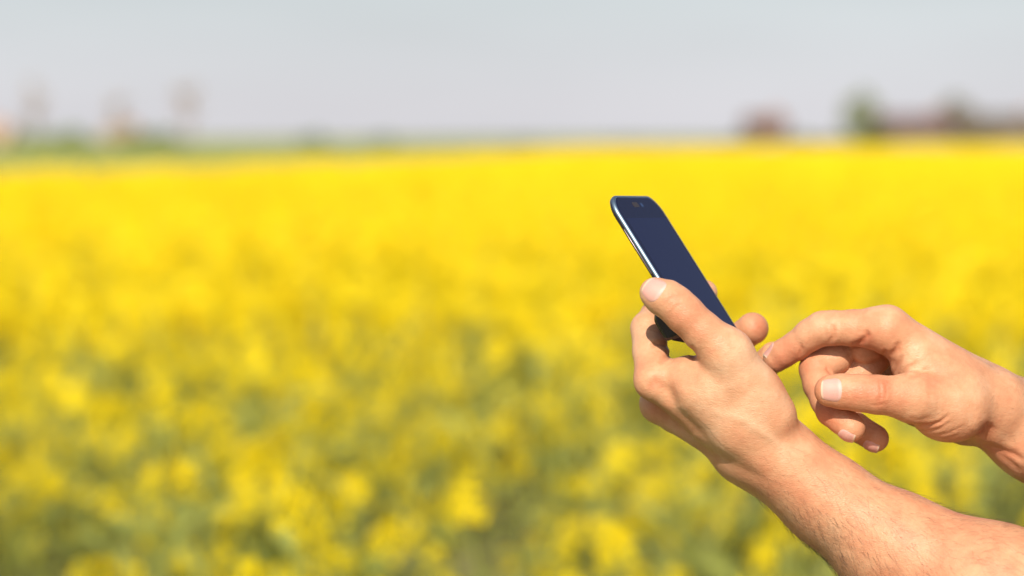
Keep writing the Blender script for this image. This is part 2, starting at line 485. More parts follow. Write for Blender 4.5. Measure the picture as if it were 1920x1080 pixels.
# ---------------- right arm (pointing at the phone)
def right_arm():
    F = Field((118, -215, -190), (415, 5, 45), H)
    fl = ((0.25, 0.45, -0.86), 1.15)
    fo = [(P(1850, 757, -38), P(1940, 810, -46), 20.5, 24.5, fl), (P(1940, 810, -44), P(2090, 902, -76), 24.5, 36, fl), (P(2090, 890, -80), P(2420, 1100, -150), 36, 42, fl)]
    group(F, fo, 14, kout=3)
    pm = [(P(1662, 617, -14), P(1812, 716, -24), 12.2, 14.5, None), (P(1664, 622, -36), P(1815, 716, -42), 12.0, 15, None),
          (P(1668, 645, -58), P(1818, 732, -58), 10.5, 14, None), (P(1690, 680, -74), P(1822, 755, -66), 9.5, 13, None),
          (P(1712, 745, 2), P(1794, 764, -12), 13.0, 18.0, None), ball(1768, 764, -12, 17.8), (P(1722, 672, -12), P(1790, 730, -14), 11, 16, None),
          (P(1700, 690, -18), P(1735, 745, -16), 8, 12, None), (P(1800, 745, -26), P(1860, 762, -30), 18, 19.5, None), (P(1800, 748, -15), P(1862, 757, -26), 15, 16.5, None), (P(1720, 760, -50), P(1810, 785, -50), 12, 15, None)]
    group(F, pm, 9, kout=11, margin=16)
    ix = chain([(1662, 617, -14, 12), (1635, 615, -17, 10.6), (1600, 615, -20, 9.8), (1562, 615, -23, 9.3), (1542, 616, -25, 9.3), (1519, 628, -28, 8.7), (1493, 648, -32, 7.9), (1470, 662, -35, 7.7), (1455, 674, -37, 7.2)])
    group(F, ix, 3.0, root=P(1668, 620, -16), kroot=8, reach=24)
    md = chain([(1640, 618, -42, 10.5), (1590, 650, -42, 9.4), (1556, 674, -38, 9.6), (1531, 692, -35, 9.5), (1537, 721, -28, 9.1), (1549, 750, -19, 8.6), (1560, 770, -12, 8.6), (1577, 785, -7, 8.0), (1596, 802, -3, 7.7)])
    md.append(ball(1568, 672, -36, 8.6))
    group(F, md, 2.4, root=P(1650, 618, -44), kroot=6, reach=18)
    rg = chain([(1662, 640, -50, 10), (1622, 694, -40, 9), (1566, 744, -40, 8.8), (1574, 780, -40, 8.2), (1604, 800, -30, 7.8), (1641, 822, -22, 7.5)])
    rg.append((P(1622, 650, -33), P(1648, 640, -38), 9.5, 10.5, None))
    group(F, rg, 2.4, root=P(1664, 645, -62), kroot=6, reach=18)
    lt = chain([(1690, 680, -74, 9), (1640, 725, -76, 8), (1598, 745, -70, 7.6), (1612, 748, -58, 7.2), (1625, 742, -50, 7)])
    group(F, lt, 2.0, root=P(1690, 680, -74), kroot=6, reach=18)
    th = chain([(1557, 733, 5, 8.6), (1580, 734, 6, 9.2), (1612, 737, 7, 9.7), (1645, 740, 7, 10.2), (1680, 743, 5, 10.6), (1712, 748, 2, 12.5)])
    group(F, th, 3.5, root=P(1716, 748, 0), kroot=8, reach=24)
    vert, quads = surface_net(F)
    zi = (-40, 20); zt = (0, 40)
    cr = [([(1558, 606), (1563, 620), (1562, 632), (1554, 644)], zi, 0.7, 1.1), ([(1500, 642), (1503, 655), (1499, 668)], (-60, 20), 0.45, 0.9),
          ([(1622, 618), (1626, 628), (1616, 640), (1596, 650)], zi, 0.9, 1.4), ([(1536, 588), (1546, 594), (1552, 600)], zi, 0.25, 0.8),
          ([(1548, 688), (1556, 696), (1560, 702)], zi, 0.8, 1.0),
          ([(1686, 640), (1682, 655), (1668, 668)], (-60, 20), 0.9, 1.5), ([(1662, 655), (1656, 668), (1664, 676)], (-60, 20), 0.7, 1.2),
          ([(1674, 705), (1684, 685), (1694, 665)], (-60, 20), 0.5, 0.9),
          ([(1692, 706), (1702, 690), (1722, 678)], (-60, 20), 0.5, 0.9), ([(1700, 706), (1718, 702), (1738, 694), (1745, 697)], (-60, 25), 0.6, 1.2),
          ([(1646, 712), (1651, 725), (1652, 742), (1646, 756)], zt, 0.30, 0.9), ([(1656, 712), (1661, 722), (1662, 738), (1658, 750)], zt, 0.28, 0.8),
          ([(1662, 710), (1668, 718)], zt, 0.2, 0.6), ([(1638, 712), (1640, 725), (1639, 745)], zt, 0.14, 0.7), ([(1604, 712), (1606, 730), (1605, 748)], zt, 0.10, 0.5),
          ([(1630, 760), (1645, 760), (1662, 757)], zt, 0.2, 0.8),
          ([(1694, 792), (1718, 798), (1745, 797), (1764, 791), (1782, 776)], (-60, 25), 0.75, 0.9), ([(1704, 804), (1730, 809), (1760, 804), (1785, 788)], (-60, 25), 0.35, 0.9),
          ([(1714, 811), (1745, 817), (1780, 812), (1812, 796)], (-60, 25), 0.22, 0.8), ([(1735, 821), (1770, 824), (1800, 814)], (-60, 25), 0.2, 0.8),
          ([(1700, 786), (1725, 788), (1748, 780)], (-60, 25), 0.25, 1.2),
          ([(1838, 832), (1870, 842), (1900, 852), (1920, 865)], (-90, 10), 0.9, 1.8), ([(1870, 850), (1895, 866), (1915, 885)], (-90, 10), 0.6, 1.5),
          ([(1842, 822), (1852, 806), (1862, 796)], (-90, 10), 1.2, 3.0)]
    for k in range(7):
        cr.append(([(1668 + 7 * k, 704 - 2 * k), (1672 + 8 * k, 688 - 3 * k), (1682 + 8 * k, 668 - 3 * k)], (-60, 20), 0.16, 0.6))
    rd = [(1650, 735, 16, 10, .50), (1566, 592, -20, 8, .12), (1620, 640, -8, 10, .16), (1480, 670, -30, 14, .34), (1560, 770, -6, 14, .32), (1600, 800, 0, 10, .10),
          (1600, 735, 16, 9, .16), (1540, 735, 10, 8, .26), (1660, 660, -8, 12, .22), (1690, 600, -2, 12, .12), (1700, 670, 0, 14, -.14), (1740, 720, 8, 14, .12), (1650, 825, -16, 9, .18),
          (1640, 690, -40, 16, .15), (1800, 690, -10, 18, .08), (1590, 790, -4, 8, .14)]
    vert, red = detail(F, vert, cr, rd)
    return F, vert, quads, red

FL, vl, ql, rl = left_arm()
FR, vr, qr, rr = right_arm()
person = bpy.data.objects.new('person', None)
C.objects.link(person)
tag(person, 'person with bare forearms, left hand holding a phone, right index finger pointing at it', 'person')
def A3(*p): return np.array(p, float)
def S(a, b, ra, rb=None, fl=None): return (A3(*a), A3(*b) + 1e-3, ra, ra if rb is None else rb, fl)
EL, ER = P(2150, 1330, 60), P(2420, 1100, -150)          # elbows
SL, SR = (440, 60, 130), (470, 60, -220)                  # shoulders
def head_and_shoulders():
    F = Field((270, -320, -330), (620, 420, 240), 3.5)
    sp_ = [(EL, A3(*SL), 40, 50, None), (ER, A3(*SR), 39, 50, None), S(SL, SR, 52), S((470, 60, -45), (455, 190, -45), 66, 56)]
    group(F, sp_, 25, kout=3)
    hd = [S((462, 262, -45), (440, 258, -45), 78, 72, ((0, 0, 1), 0.90)), S((430, 225, -45), (402, 196, -45), 56, 34, ((0, 0, 1), 0.92)), S((455, 190, -45), (450, 240, -45), 56, 60),
          S((372, 262, -45), (357, 236, -45), 9, 12), S((374, 228, -45), (372, 225, -45), 20, 19, ((0, 0, 1), 1.2)), S((388, 281, -68), (388, 281, -22), 14)]
    group(F, hd, 16, kout=18, margin=24)
    for s_ in (-1, 1): group(F, [S((470, 250, -45 + s_ * 72), (474, 278, -45 + s_ * 77), 8, 12, ((0, 0, 1), 0.5))], 4, kout=5)
    return F, *surface_net(F)
FB, vb, qb = head_and_shoulders()
n1, n2 = len(vl), len(vl) + len(vr)
body = mesh_np('body', to_world(np.concatenate([vl, vr, vb])), [np.concatenate([ql, qr + n1, qb + n2])], SKIN, person, attrs={'redness': np.concatenate([rl, rr, np.full(len(vb), 0.05)])})
def garment(name, lo, hi, h, groups, m):
    F = Field(lo, hi, h)
    for pr, k, ko in groups: group(F, pr, k, kout=ko, margin=20)
    v, q = surface_net(F)
    return mesh_np(name, to_world(v), [q], m, person)
cloth = noise_mat('cotton_knit', [(0.3, (0.16, 0.19, 0.24)), (0.7, (0.22, 0.25, 0.31))], 20, 4, 0.9, 0.3, 400)
denim = noise_mat('denim', [(0.3, (0.05, 0.07, 0.13)), (0.7, (0.09, 0.12, 0.20))], 60, 4, 0.85, 0.3, 500)
leather = noise_mat('shoe_leather', [(0.3, (0.10, 0.06, 0.04)), (0.7, (0.16, 0.10, 0.06))], 30, 3, 0.5)
def lerp(a, b, t): return tuple(np.array(a) * (1 - t) + np.array(b) * t)
garment('t_shirt', (260, -560, -350), (640, 190, 260), 5,
        [([S(SL, lerp(SL, EL, 0.55), 62, 58), S(SR, lerp(SR, ER, 0.55), 62, 58), S(SL, SR, 62), S((470, 40, 40), (480, -250, 30), 112, 108), S((470, 40, -130), (480, -250, -120), 112, 108),
           S((482, -250, 25), (484, -500, 25), 106, 112), S((482, -250, -115), (484, -500, -115), 106, 112), S((470, 60, -45), (462, 110, -45), 76, 66)], 40, 3)], cloth)
garment('trousers', (360, -1420, -300), (620, -440, 210), 6,
        [([S((486, -500, 25), (486, -560, 20), 104, 108), S((486, -500, -115), (486, -560, -110), 104, 108), S((486, -560, 30), (478, -940, 50), 98, 72), S((486, -560, -120), (478, -940, -145), 98, 72),
           S((478, -940, 50), (490, -1370, 60), 70, 55), S((478, -940, -145), (490, -1370, -155), 70, 55)], 30, 3)], denim)
for z_ in (62, -157):
    garment('shoe', (300, -1470, z_ - 70), (590, -1330, z_ + 70), 4, [([S((520, -1405, z_), (380, -1418, z_), 42, 30, ((0, 0, 1), 1.1)), S((500, -1370, z_), (505, -1400, z_), 46)], 20, 3)], leather)
garment('hair', (340, 180, -150), (590, 400, 60), 3.5, [([S((482, 284, -45), (458, 296, -45), 82, 72, ((0, 0, 1), 0.92)), S((512, 235, -45), (500, 262, -45), 46, 60)], 20, 3)],
        noise_mat('scalp_hair', [(0.3, (0.03, 0.018, 0.012)), (0.7, (0.07, 0.04, 0.025))], 90, 5, 0.6, 0.6, 300))
white = mat('eyeball', (0.7, 0.68, 0.65), 0.2); iris = mat('iris', (0.05, 0.03, 0.02), 0.1)
for s_ in (-1, 1):
    e = garment('eye', (365, 240, -45 + s_ * 31 - 16), (400, 275, -45 + s_ * 31 + 16), 2, [([S((389, 258, -45 + s_ * 31), (390, 258, -45 + s_ * 31), 11.5)], 2, 1)], white)
    ir = garment('iris', (365, 240, -45 + s_ * 31 - 16), (400, 275, -45 + s_ * 31 + 16), 1.2, [([S((382, 255.5, -45 + s_ * 31), (382.5, 255.8, -45 + s_ * 31), 6.2)], 2, 1)], iris)
    ir.parent = e

def ray_dir(px, py, z, px2, py2, z2): return P(px2, py2, z2) - P(px, py, z)
# left thumb nail, right thumb nail, middle and ring nails, index nail edge
nail(FL, person, P(1227, 541, 21), np.array([-0.80, 0.60, -0.35]), np.array([-0.42, 0.28, 0.9]), 14.5, 12.5, 8.6)
nail(FR, person, P(1560, 730, 13), np.array([-1.0, 0.0, -0.10]), np.array([-0.12, 0.08, 1.0]), 14.2, 12.0, 8.8)
nail(FR, person, P(1587, 817, -1), np.array([0.80, -0.55, 0.20]), np.array([-0.36, -0.80, 0.48]), 11.0, 10.0, 7.7)
nail(FR, person, P(1632, 838, -19), np.array([0.85, -0.50, 0.20]), np.array([-0.30, -0.80, 0.48]), 10.5, 9.5, 7.4)
nail(FR, person, P(1450, 664, -37), np.array([-0.8, -0.6, -0.1]), np.array([-0.50, 0.80, -0.25]), 10.5, 10.0, 7.2)
print('arms', len(vl), len(vr))

# ------------------------------------------------------------------ the phone
def make_phone():
    Lp = np.array([0.519, -0.855, 0.0]); Pp = np.array([0.855, 0.519, 0.0]); Zc = np.array([0, 0, 1.0])
    lz = 0.21
    Ld = Lp * math.sqrt(1 - lz * lz) + Zc * lz
    Wd = 0.385 * Pp + 0.2 * Lp - 0.92 * Zc
    Wd -= (Wd @ Ld) * Ld; Wd /= np.linalg.norm(Wd)
    Nd = np.cross(Ld, Wd)
    if Nd[2] < 0: Nd = -Nd
    O = P(1141, 366, -6.0)       # near top corner of the front glass, unrounded
    Wm, Lm, Tk = 67.0, 122.0, 4.2
    root = bpy.data.objects.new('smartphone', None); C.objects.link(root)
    tag(root, 'slim dark smartphone with glossy navy screen and silver rim held upright in the left hand', 'phone')
    def pt(wv, lv, tv): return O + np.multiply.outer(wv, Wd) + np.multiply.outer(lv, Ld) + np.multiply.outer(tv, Nd)
    n = 360
    def outline(inset):
        """rounded rectangle, slightly bowed sides"""
        r = 11.5 - inset * 0.8
        pts = []
        hw, hl = Wm / 2 - inset, Lm / 2 - inset
        for k, (sx, sy, a0) in enumerate(((1, 1, 0), (-1, 1, 90), (-1, -1, 180), (1, -1, 270))):
            for a in (np.linspace(a0, a0 + 90, 40) if sx * sy > 0 else np.linspace(a0, a0 + 90, 40)):
                x, y = sx * (hw - r) + r * math.cos(R(a)), sy * (hl - r) + r * math.sin(R(a))
                if abs(y) > hl - r: y = np.sign(y) * (hl - r + (abs(y) - hl + r)) + np.sign(y) * 1.6 * (1 - (x / hw) ** 2) - np.sign(y) * 0.4
                pts.append((x + Wm / 2, y + Lm / 2))
        q = np.array(pts + pts[:1]); L_ = np.concatenate([[0], np.cumsum(np.linalg.norm(np.diff(q, axis=0), axis=1))])
        u_ = np.linspace(0, L_[-1], n, endpoint=False)
        return np.stack([np.interp(u_, L_, q[:, k]) for k in (0, 1)], -1)
    def loft(name, rings, m, cap0=False, cap1=False, swell=None):
        V = []; fs = []
        for ins, t in rings:
            o = outline(ins); tv = np.full(n, float(t))
            if swell is not None: tv = tv - swell(o, t)
            V.append(pt(o[:, 0], o[:, 1], tv))
        k = len(rings); V = np.concatenate(V)
        i = np.arange(n); j = (i + 1) % n
        Q = [np.stack([a * n + i, a * n + j, (a + 1) * n + j, (a + 1) * n + i], -1) for a in range(k - 1)]
        F_ = [np.concatenate(Q)]
        if cap0: F_.append(np.arange(n)[::-1][None])
        if cap1: F_.append(((k - 1) * n + np.arange(n))[None])
        o = mesh_np(name, to_world(V), F_, m, root)
        for p in o.data.polygons:
            if len(p.vertices) > 4: p.use_smooth = False
        return o
    glass = mat('phone_glass', (0.011, 0.013, 0.040), 0.12, Specular_IOR_Level=0.035)
    disp = mat('phone_display', (0.013, 0.017, 0.056), 0.10, Specular_IOR_Level=0.035)
    rim = mat('phone_rim', (0.26, 0.35, 0.44), 0.48, Metallic=1.0)
    back = mat('phone_back', (0.018, 0.014, 0.024), 0.25)
    loft('front_glass', [(1.7, -0.9), (1.5, -0.25), (1.8, 0.0), (2.6, 0.06)], glass, cap1=True)
    loft('rim', [(1.75, -0.3), (1.2, -0.05), (0.55, -0.25), (0.05, -1.1), (0.0, -1.9), (0.35, -2.3)], rim)
    def sw(o, t):
        l = o[:, 1]; wv = o[:, 0]
        b = np.clip((l - 57) / 15, 0, 1); b = b * b * (3 - 2 * b) * np.clip((84.5 - l) / 1.2, 0, 1) * (1 - 0.6 * np.clip(wv / Wm, 0, 1))
        f = np.clip((-t - 2.4) / 1.2, 0, 1)
        return 12.5 * b * f
    loft('back_cover', [(0.3, -1.6), (0.12, -2.4), (0.5, -3.4), (1.6, -4.2), (5, -5.0), (12, -5.8), (22, -6.4), (30, -6.6)], back, cap1=True, swell=sw)
    # display panel as its own sheet in the glass
    def sheet(name, w0, w1, l0, l1, t, m, r=0.6, k=8):
        V = []
        for sx, sy, a0 in ((w1 - r, l1 - r, 0), (w0 + r, l1 - r, 90), (w0 + r, l0 + r, 180), (w1 - r, l0 + r, 270)):
            for a in np.linspace(a0, a0 + 90, k): V.append((sx + r * math.cos(R(a)), sy + r * math.sin(R(a)), t))
        V = np.array(V); top = pt(V[:, 0], V[:, 1], V[:, 2]); bot = pt(V[:, 0], V[:, 1], V[:, 2] - 0.5)
        q = len(V); i = np.arange(q); j = (i + 1) % q
        return mesh_np(name, to_world(np.concatenate([top, bot])), [np.arange(q)[None], np.stack([i, i + q, j + q, j], -1)], m, root, smooth=False)
    sheet('display', 5, Wm - 5, 15, Lm - 14, 0.10, disp)
    sheet('earpiece', 26, 34, 4.6, 7.8, 0.14, mat('earpiece_grille', (0.03, 0.02, 0.02), 0.5), r=1.0)
    # smears left by fingertips vary the gloss of the glass
    for m_ in (glass, disp):
        nn = N(m_, 'ShaderNodeTexNoise', Scale=60.0, Detail=3.0); rr_ = N(m_, 'ShaderNodeMapRange')
        rr_.inputs['To Min'].default_value = 0.06; rr_.inputs['To Max'].default_value = 0.20
        tc_ = N(m_, 'ShaderNodeTexCoord'); m_.node_tree.links.new(tc_.outputs['Object'], nn.inputs['Vector'])
        m_.node_tree.links.new(nn.outputs['Fac'], rr_.inputs['Value']); m_.node_tree.links.new(rr_.outputs[0], m_.node_tree.nodes['Principled BSDF'].inputs['Roughness'])
    sheet('front_camera', 37.5, 40.3, 5.0, 7.8, 0.14, mat('camera_lens', (0.01, 0.03, 0.11), 0.08), r=1.3)
    # volume key on the near side
    btn = mat('key_metal', (0.16, 0.13, 0.14), 0.3, Metallic=0.8)
    V = []
    for lv in (20, 21, 48, 49):
        hgt = 0.0 if lv in (20, 49) else -0.55
        for tv in (-2.45, -2.65, -3.15, -3.35):
            V.append(pt(0.16 + (hgt if tv in (-2.65, -3.15) else 0.3), lv, tv))
    V = np.array(V).reshape(-1, 3)
    q = [[a * 4 + b, a * 4 + b + 1, (a + 1) * 4 + b + 1, (a + 1) * 4 + b] for a in range(3) for b in range(3)]
    mesh_np('volume_key', to_world(V), np.array(q), btn, root)
    print('phone', Nd, Wd, Ld)
make_phone()

# ------------------------------------------------------------------ hair on the forearms
def arm_hair(F, vert, quads, name, count, region, flow, seed):
    rg = np.random.default_rng(seed)
    px = to_px(vert)
    g = F.grad(vert); nrm = g / np.maximum(np.linalg.norm(g, axis=1), 1e-6)[:, None]
    wt = region(px, vert, nrm)
    pick = rg.choice(len(vert), count, p=wt / wt.sum())
    base = vert[pick]; nn = nrm[pick]
    fl = np.asarray(flow, float) + rg.normal(0, 0.24, (count, 3))
    fl -= (fl * nn).sum(1)[:, None] * nn
    fl /= np.linalg.norm(fl, axis=1)[:, None]
    ln = rg.uniform(4, 12, count)[:, None]
    curl = rg.normal(0, 0.25, (count, 3))
    r0 = 0.036
    V = []; S = 5
    side = np.cross(fl, nn)
    for k in range(S):
        t = k / (S - 1)
        c = base + ln * (fl * t + nn * (0.50 * t - 0.38 * t * t) + curl * t * t * 0.6) + nn * 0.05
        rad = r0 * (1 - 0.75 * t)
        for a in (0, 2.1, 4.2):
            V.append(c + rad * (math.cos(a) * side + math.sin(a) * nn))
    V = np.stack(V, 1)                     # count, S*3, 3
    q = []
    for k in range(S - 1):
        for a in range(3):
            b = (a + 1) % 3
            q.append((k * 3 + a, k * 3 + b, k * 3 + 3 + b, k * 3 + 3 + a))
    q = np.array(q)
    Q = (np.arange(count)[:, None, None] * (S * 3) + q[None]).reshape(-1, 4)
    o = mesh_np(name, to_world(V.reshape(-1, 3)), Q, HAIR, person)
    return o
def regl(px, v, n):
    along = np.clip((px[:, 0] * 0.83 + px[:, 1] * 0.56 - 1640) / 220, 0, 1)
    low = np.clip(0.6 - n[:, 1] * 0.7, 0.3, 1.2)
    return along ** 1.3 * low + 1e-9
arm_hair(FL, vl, ql, 'forearm_hair', 12000, regl, (0.66, -0.62, 0.12), 3)
def regr(px, v, n):
    return np.clip((px[:, 0] - 1830) / 150, 0, 1) * np.clip(0.6 + n[:, 1] * 0.5, 0.1, 1) + 1e-9
arm_hair(FR, vr, qr, 'forearm_hair', 1500, regr, (-0.6, 0.1, 0.2), 4)

# ------------------------------------------------------------------ the field
def tube(pts, r0, r1, sides=4):
    pts = np.asarray(pts, float); k = len(pts)
    V = []
    for i, p in enumerate(pts):
        d = pts[min(i + 1, k - 1)] - pts[max(i - 1, 0)]; d /= np.linalg.norm(d)
        u = np.cross(d, [0.3, 1, 0.1]); u /= np.linalg.norm(u); v = np.cross(d, u)
        r = r0 + (r1 - r0) * i / (k - 1)
        for a in range(sides): V.append(p + r * (math.cos(2 * math.pi * a / sides) * u + math.sin(2 * math.pi * a / sides) * v))
    q = [(i * sides + a, i * sides + (a + 1) % sides, (i + 1) * sides + (a + 1) % sides, (i + 1) * sides + a) for i in range(k - 1) for a in range(sides)]
    return np.array(V), np.array(q)

class Acc:
    def __init__(s): s.V = []; s.Q = []; s.M = []; s.n = 0
    def add(s, V, Q, m):
        s.V.append(V); s.Q.append(np.asarray(Q) + s.n); s.M.append(np.full(len(Q), m)); s.n += len(V)
    def get(s): return np.concatenate(s.V), np.concatenate(s.Q), np.concatenate(s.M)

def petals(rg, c, n_dir, size, k=4):
    """flat four-petal flower"""
    n_dir = n_dir / np.linalg.norm(n_dir)
    u = np.cross(n_dir, rg.normal(size=3)); u /= np.linalg.norm(u); v = np.cross(n_dir, u)
    V = []; Q = []
    for i in range(k):
        a = 2 * math.pi * i / k + rg.uniform(-.2, .2)
        d = math.cos(a) * u + math.sin(a) * v; e = -math.sin(a) * u + math.cos(a) * v
        up = n_dir * rg.uniform(-.1, .5)
        V += [c + d * size * .1, c + (d * .62 + e * .42 + up * .4) * size, c + (d * 1.05 + up) * size, c + (d * .62 - e * .42 + up * .4) * size]
        Q.append([4 * i, 4 * i + 1, 4 * i + 2, 4 * i + 3])
    return np.array(V), np.array(Q)

def raceme(A, rg, top, nf, size, spread, hgt):
    for i in range(nf):
        t = i / nf
        a = i * 2.4 + rg.uniform(0, .6)
        rad = spread * (0.35 + 0.65 * t) * rg.uniform(.7, 1.1)
        c = top + np.array([math.cos(a) * rad, math.sin(a) * rad, hgt * (0.35 - t) + rg.uniform(-.006, .006)])
        nd = np.array([math.cos(a), math.sin(a), 0.7]) + rg.normal(0, .25, 3)
        V, Q = petals(rg, c, nd + np.array([-.15, -.9, .5]), size * rg.uniform(.8, 1.15))
        A.add(V, Q, 0)

def leaf(A, rg, base, a, ln, wd, droop):
    d = np.array([math.cos(a), math.sin(a), 0.0]); e = np.array([-math.sin(a), math.cos(a), 0.0])
    V = []
    for i in range(5):
        t = i / 4
        c = base + d * ln * t * 0.8 + np.array([0, 0, ln * (0.45 * t - droop * t * t)])
        wv = wd * math.sin(math.pi * (0.12 + 0.86 * t)) * 0.5
        V += [c - e * wv, c + e * wv + np.array([0, 0, wv * .3])]
    Q = [[2 * i, 2 * i + 1, 2 * i + 3, 2 * i + 2] for i in range(4)]
    A.add(np.array(V), np.array(Q), 1)

def plant(seed, lod):
    rg = np.random.default_rng(seed); A = Acc()
    top = np.array([rg.normal(0, .03), rg.normal(0, .03), rg.uniform(.90, 1.0)])
    if lod == 0:
        V, Q = tube([np.zeros(3), top * [0.4, 0.4, .5], top], .006, .0025, 4); A.add(V, Q, 1)
        raceme(A, rg, top, 24, .0130, .033, .06)
        for i in range(6):
            a = rg.uniform(0, 6.28); z0 = rg.uniform(.42, .75); ln = rg.uniform(.14, .30)
            b0 = top * [0.5, 0.5, z0]; b1 = b0 + np.array([math.cos(a) * ln * .45, math.sin(a) * ln * .45, ln])
            b1[2] = min(b1[2], top[2] - rg.uniform(0.0, .26))
            V, Q = tube([b0, (b0 + b1) / 2 + [0, 0, -.02], b1], .0035, .002, 3); A.add(V, Q, 1)
            raceme(A, rg, b1, rg.integers(9, 18), .0125, .028, .05)
            # green pods under the flowers
            for j in range(4):
                aa = rg.uniform(0, 6.28); p0 = b1 - [0, 0, rg.uniform(.03, .09)]
                V, Q = tube([p0, p0 + [math.cos(aa) * .02, math.sin(aa) * .02, .02], p0 + [math.cos(aa) * .03, math.sin(aa) * .03, .05]], .0016, .0008, 3); A.add(V, Q, 1)
        for i in range(13): leaf(A, rg, np.array([0, 0, rg.uniform(.12, .80)]), rg.uniform(0, 6.28), rg.uniform(.10, .22), rg.uniform(.025, .06), rg.uniform(.2, .9))
    elif lod == 1:
        V, Q = tube([top * [0, 0, .3], top], .006, .003, 3); A.add(V, Q, 1)
        for i in range(5):
            a = rg.uniform(0, 6.28); rad = 0.0 if i == 0 else rg.uniform(.06, .16)
            c = top + np.array([math.cos(a) * rad, math.sin(a) * rad, 0 if i == 0 else -rg.uniform(.0, .2)])
            for j in range(9):
                cc = c + rg.normal(0, 1, 3) * [.023, .023, .026]
                V, Q = petals(rg, cc, rg.normal(0, .7, 3) + [-.2, -.7, .7], .027, 3); A.add(V, Q, 0)
        for i in range(4): leaf(A, rg, np.array([0, 0, rg.uniform(.3, .75)]), rg.uniform(0, 6.28), rg.uniform(.15, .25), .06, .5)
    else:
        for i in range(5):
            c = np.array([rg.normal(0, .13), rg.normal(0, .13), rg.uniform(.80, .99)])
            for j in range(3):
                V, Q = petals(rg, c + rg.normal(0, .02, 3), rg.normal(0, .7, 3) + [-.2, -.7, .6], .055, 3); A.add(V, Q, 0)
        for i in range(2): leaf(A, rg, np.array([rg.normal(0, .1), rg.normal(0, .1), .68]), rg.uniform(0, 6.28), .2, .07, .3)
    return A.get()

def scatter(protos, xs, ys, rg, smin_=.9, smax=1.1):
    n = len(xs); which = rg.integers(0, len(protos), n)
    outV = []; outQ = []; outM = []; base = 0
    for k, (V, Q, M) in enumerate(protos):
        ii = np.nonzero(which == k)[0]
        if not len(ii): continue
        a = rg.uniform(0, 2 * math.pi, len(ii)); s = rg.uniform(smin_, smax, len(ii))
        ca, sa = np.cos(a) * s, np.sin(a) * s
        lx, ly = rg.normal(0, .07, len(ii)), rg.normal(0, .07, len(ii))
        X = ca[:, None] * V[:, 0] - sa[:, None] * V[:, 1] + xs[ii][:, None] + lx[:, None] * V[:, 2]
        Y = sa[:, None] * V[:, 0] + ca[:, None] * V[:, 1] + ys[ii][:, None] + ly[:, None] * V[:, 2]
        Z = s[:, None] * V[:, 2]
        outV.append(np.stack([X, Y, Z], -1).reshape(-1, 3))
        outQ.append((Q[None] + (base + np.arange(len(ii)) * len(V))[:, None, None]).reshape(-1, 4))
        outM.append(np.tile(M, len(ii)))
        base += len(ii) * len(V)
    return np.concatenate(outV), np.concatenate(outQ), np.concatenate(outM)

def far_edge(ang):
    """distance of the far end of the flowers for a bearing (x/y)"""
    px = 960 + ang * FPX
    return np.interp(px, [-1500, 0, 400, 700, 900, 1100, 1300, 1600], [34, 36, 41, 53, 68, 105, 160, 250])

def field_points(y0, y1, dens, rg, pad, clump=0.0, slope=0.30):
    W = slope * y1 + pad
    n = int(dens * 2 * W * (y1 - y0))
    x = rg.uniform(-W, W, n); y = rg.uniform(y0, y1, n)
    k = (np.abs(x) < slope * y + pad) & (y < far_edge(x / y))
    if clump:
        c = np.sin(x * 3.1 + np.sin(y * 1.7) * 2) * np.sin(y * 2.3 + np.sin(x * 2.1) * 2)
        k &= rg.uniform(0, 1, n) < (1 - clump * (0.5 - 0.5 * c))
    return x[k], y[k]

rf = np.random.default_rng(11)
petal = noise_mat('rapeseed_petal', [(0.3, (0.91, 0.69, 0.010)), (0.7, (0.94, 0.78, 0.018))], 30, 2, 0.6)
petal.node_tree.nodes['Principled BSDF'].inputs['Specular IOR Level'].default_value = 0.2
# thin petals let sunlight through
def translucent(m, amt, col):
    T = m.node_tree; L = T.links; b = T.nodes['Principled BSDF']
    tr = N(m, 'ShaderNodeBsdfTranslucent'); tr.inputs['Color'].default_value = (*col, 1)
    mx = N(m, 'ShaderNodeMixShader'); mx.inputs[0].default_value = amt
    L.new(b.outputs[0], mx.inputs[1]); L.new(tr.outputs[0], mx.inputs[2])
    L.new(mx.outputs[0], T.nodes['Material Output'].inputs[0])
translucent(petal, 0.45, (0.95, 0.79, 0.02))
stemm = noise_mat('rapeseed_green', [(0.3, (0.25, 0.29, 0.06)), (0.7, (0.42, 0.45, 0.11))], 12, 3, 0.6)
translucent(stemm, 0.35, (0.50, 0.52, 0.10))
parts = []
p0 = [plant(100 + i, 0) for i in range(8)]; p1 = [plant(200 + i, 1) for i in range(8)]; p2 = [plant(300 + i, 2) for i in range(8)]
x, y = field_points(2.1, 8, 22, rf, 1.8, 0.85); parts.append(scatter(p0, x, y, rf, .84, 1.06))
x, y = field_points(7.5, 26, 24, rf, 3, 0.35, 0.38); parts.append(scatter(p1, x, y, rf, .88, 1.05))
x, y = field_points(26, 110, 6, rf, 6, 0.55, 0.42); parts.append(scatter(p2, x, y, rf, .93, 1.04))
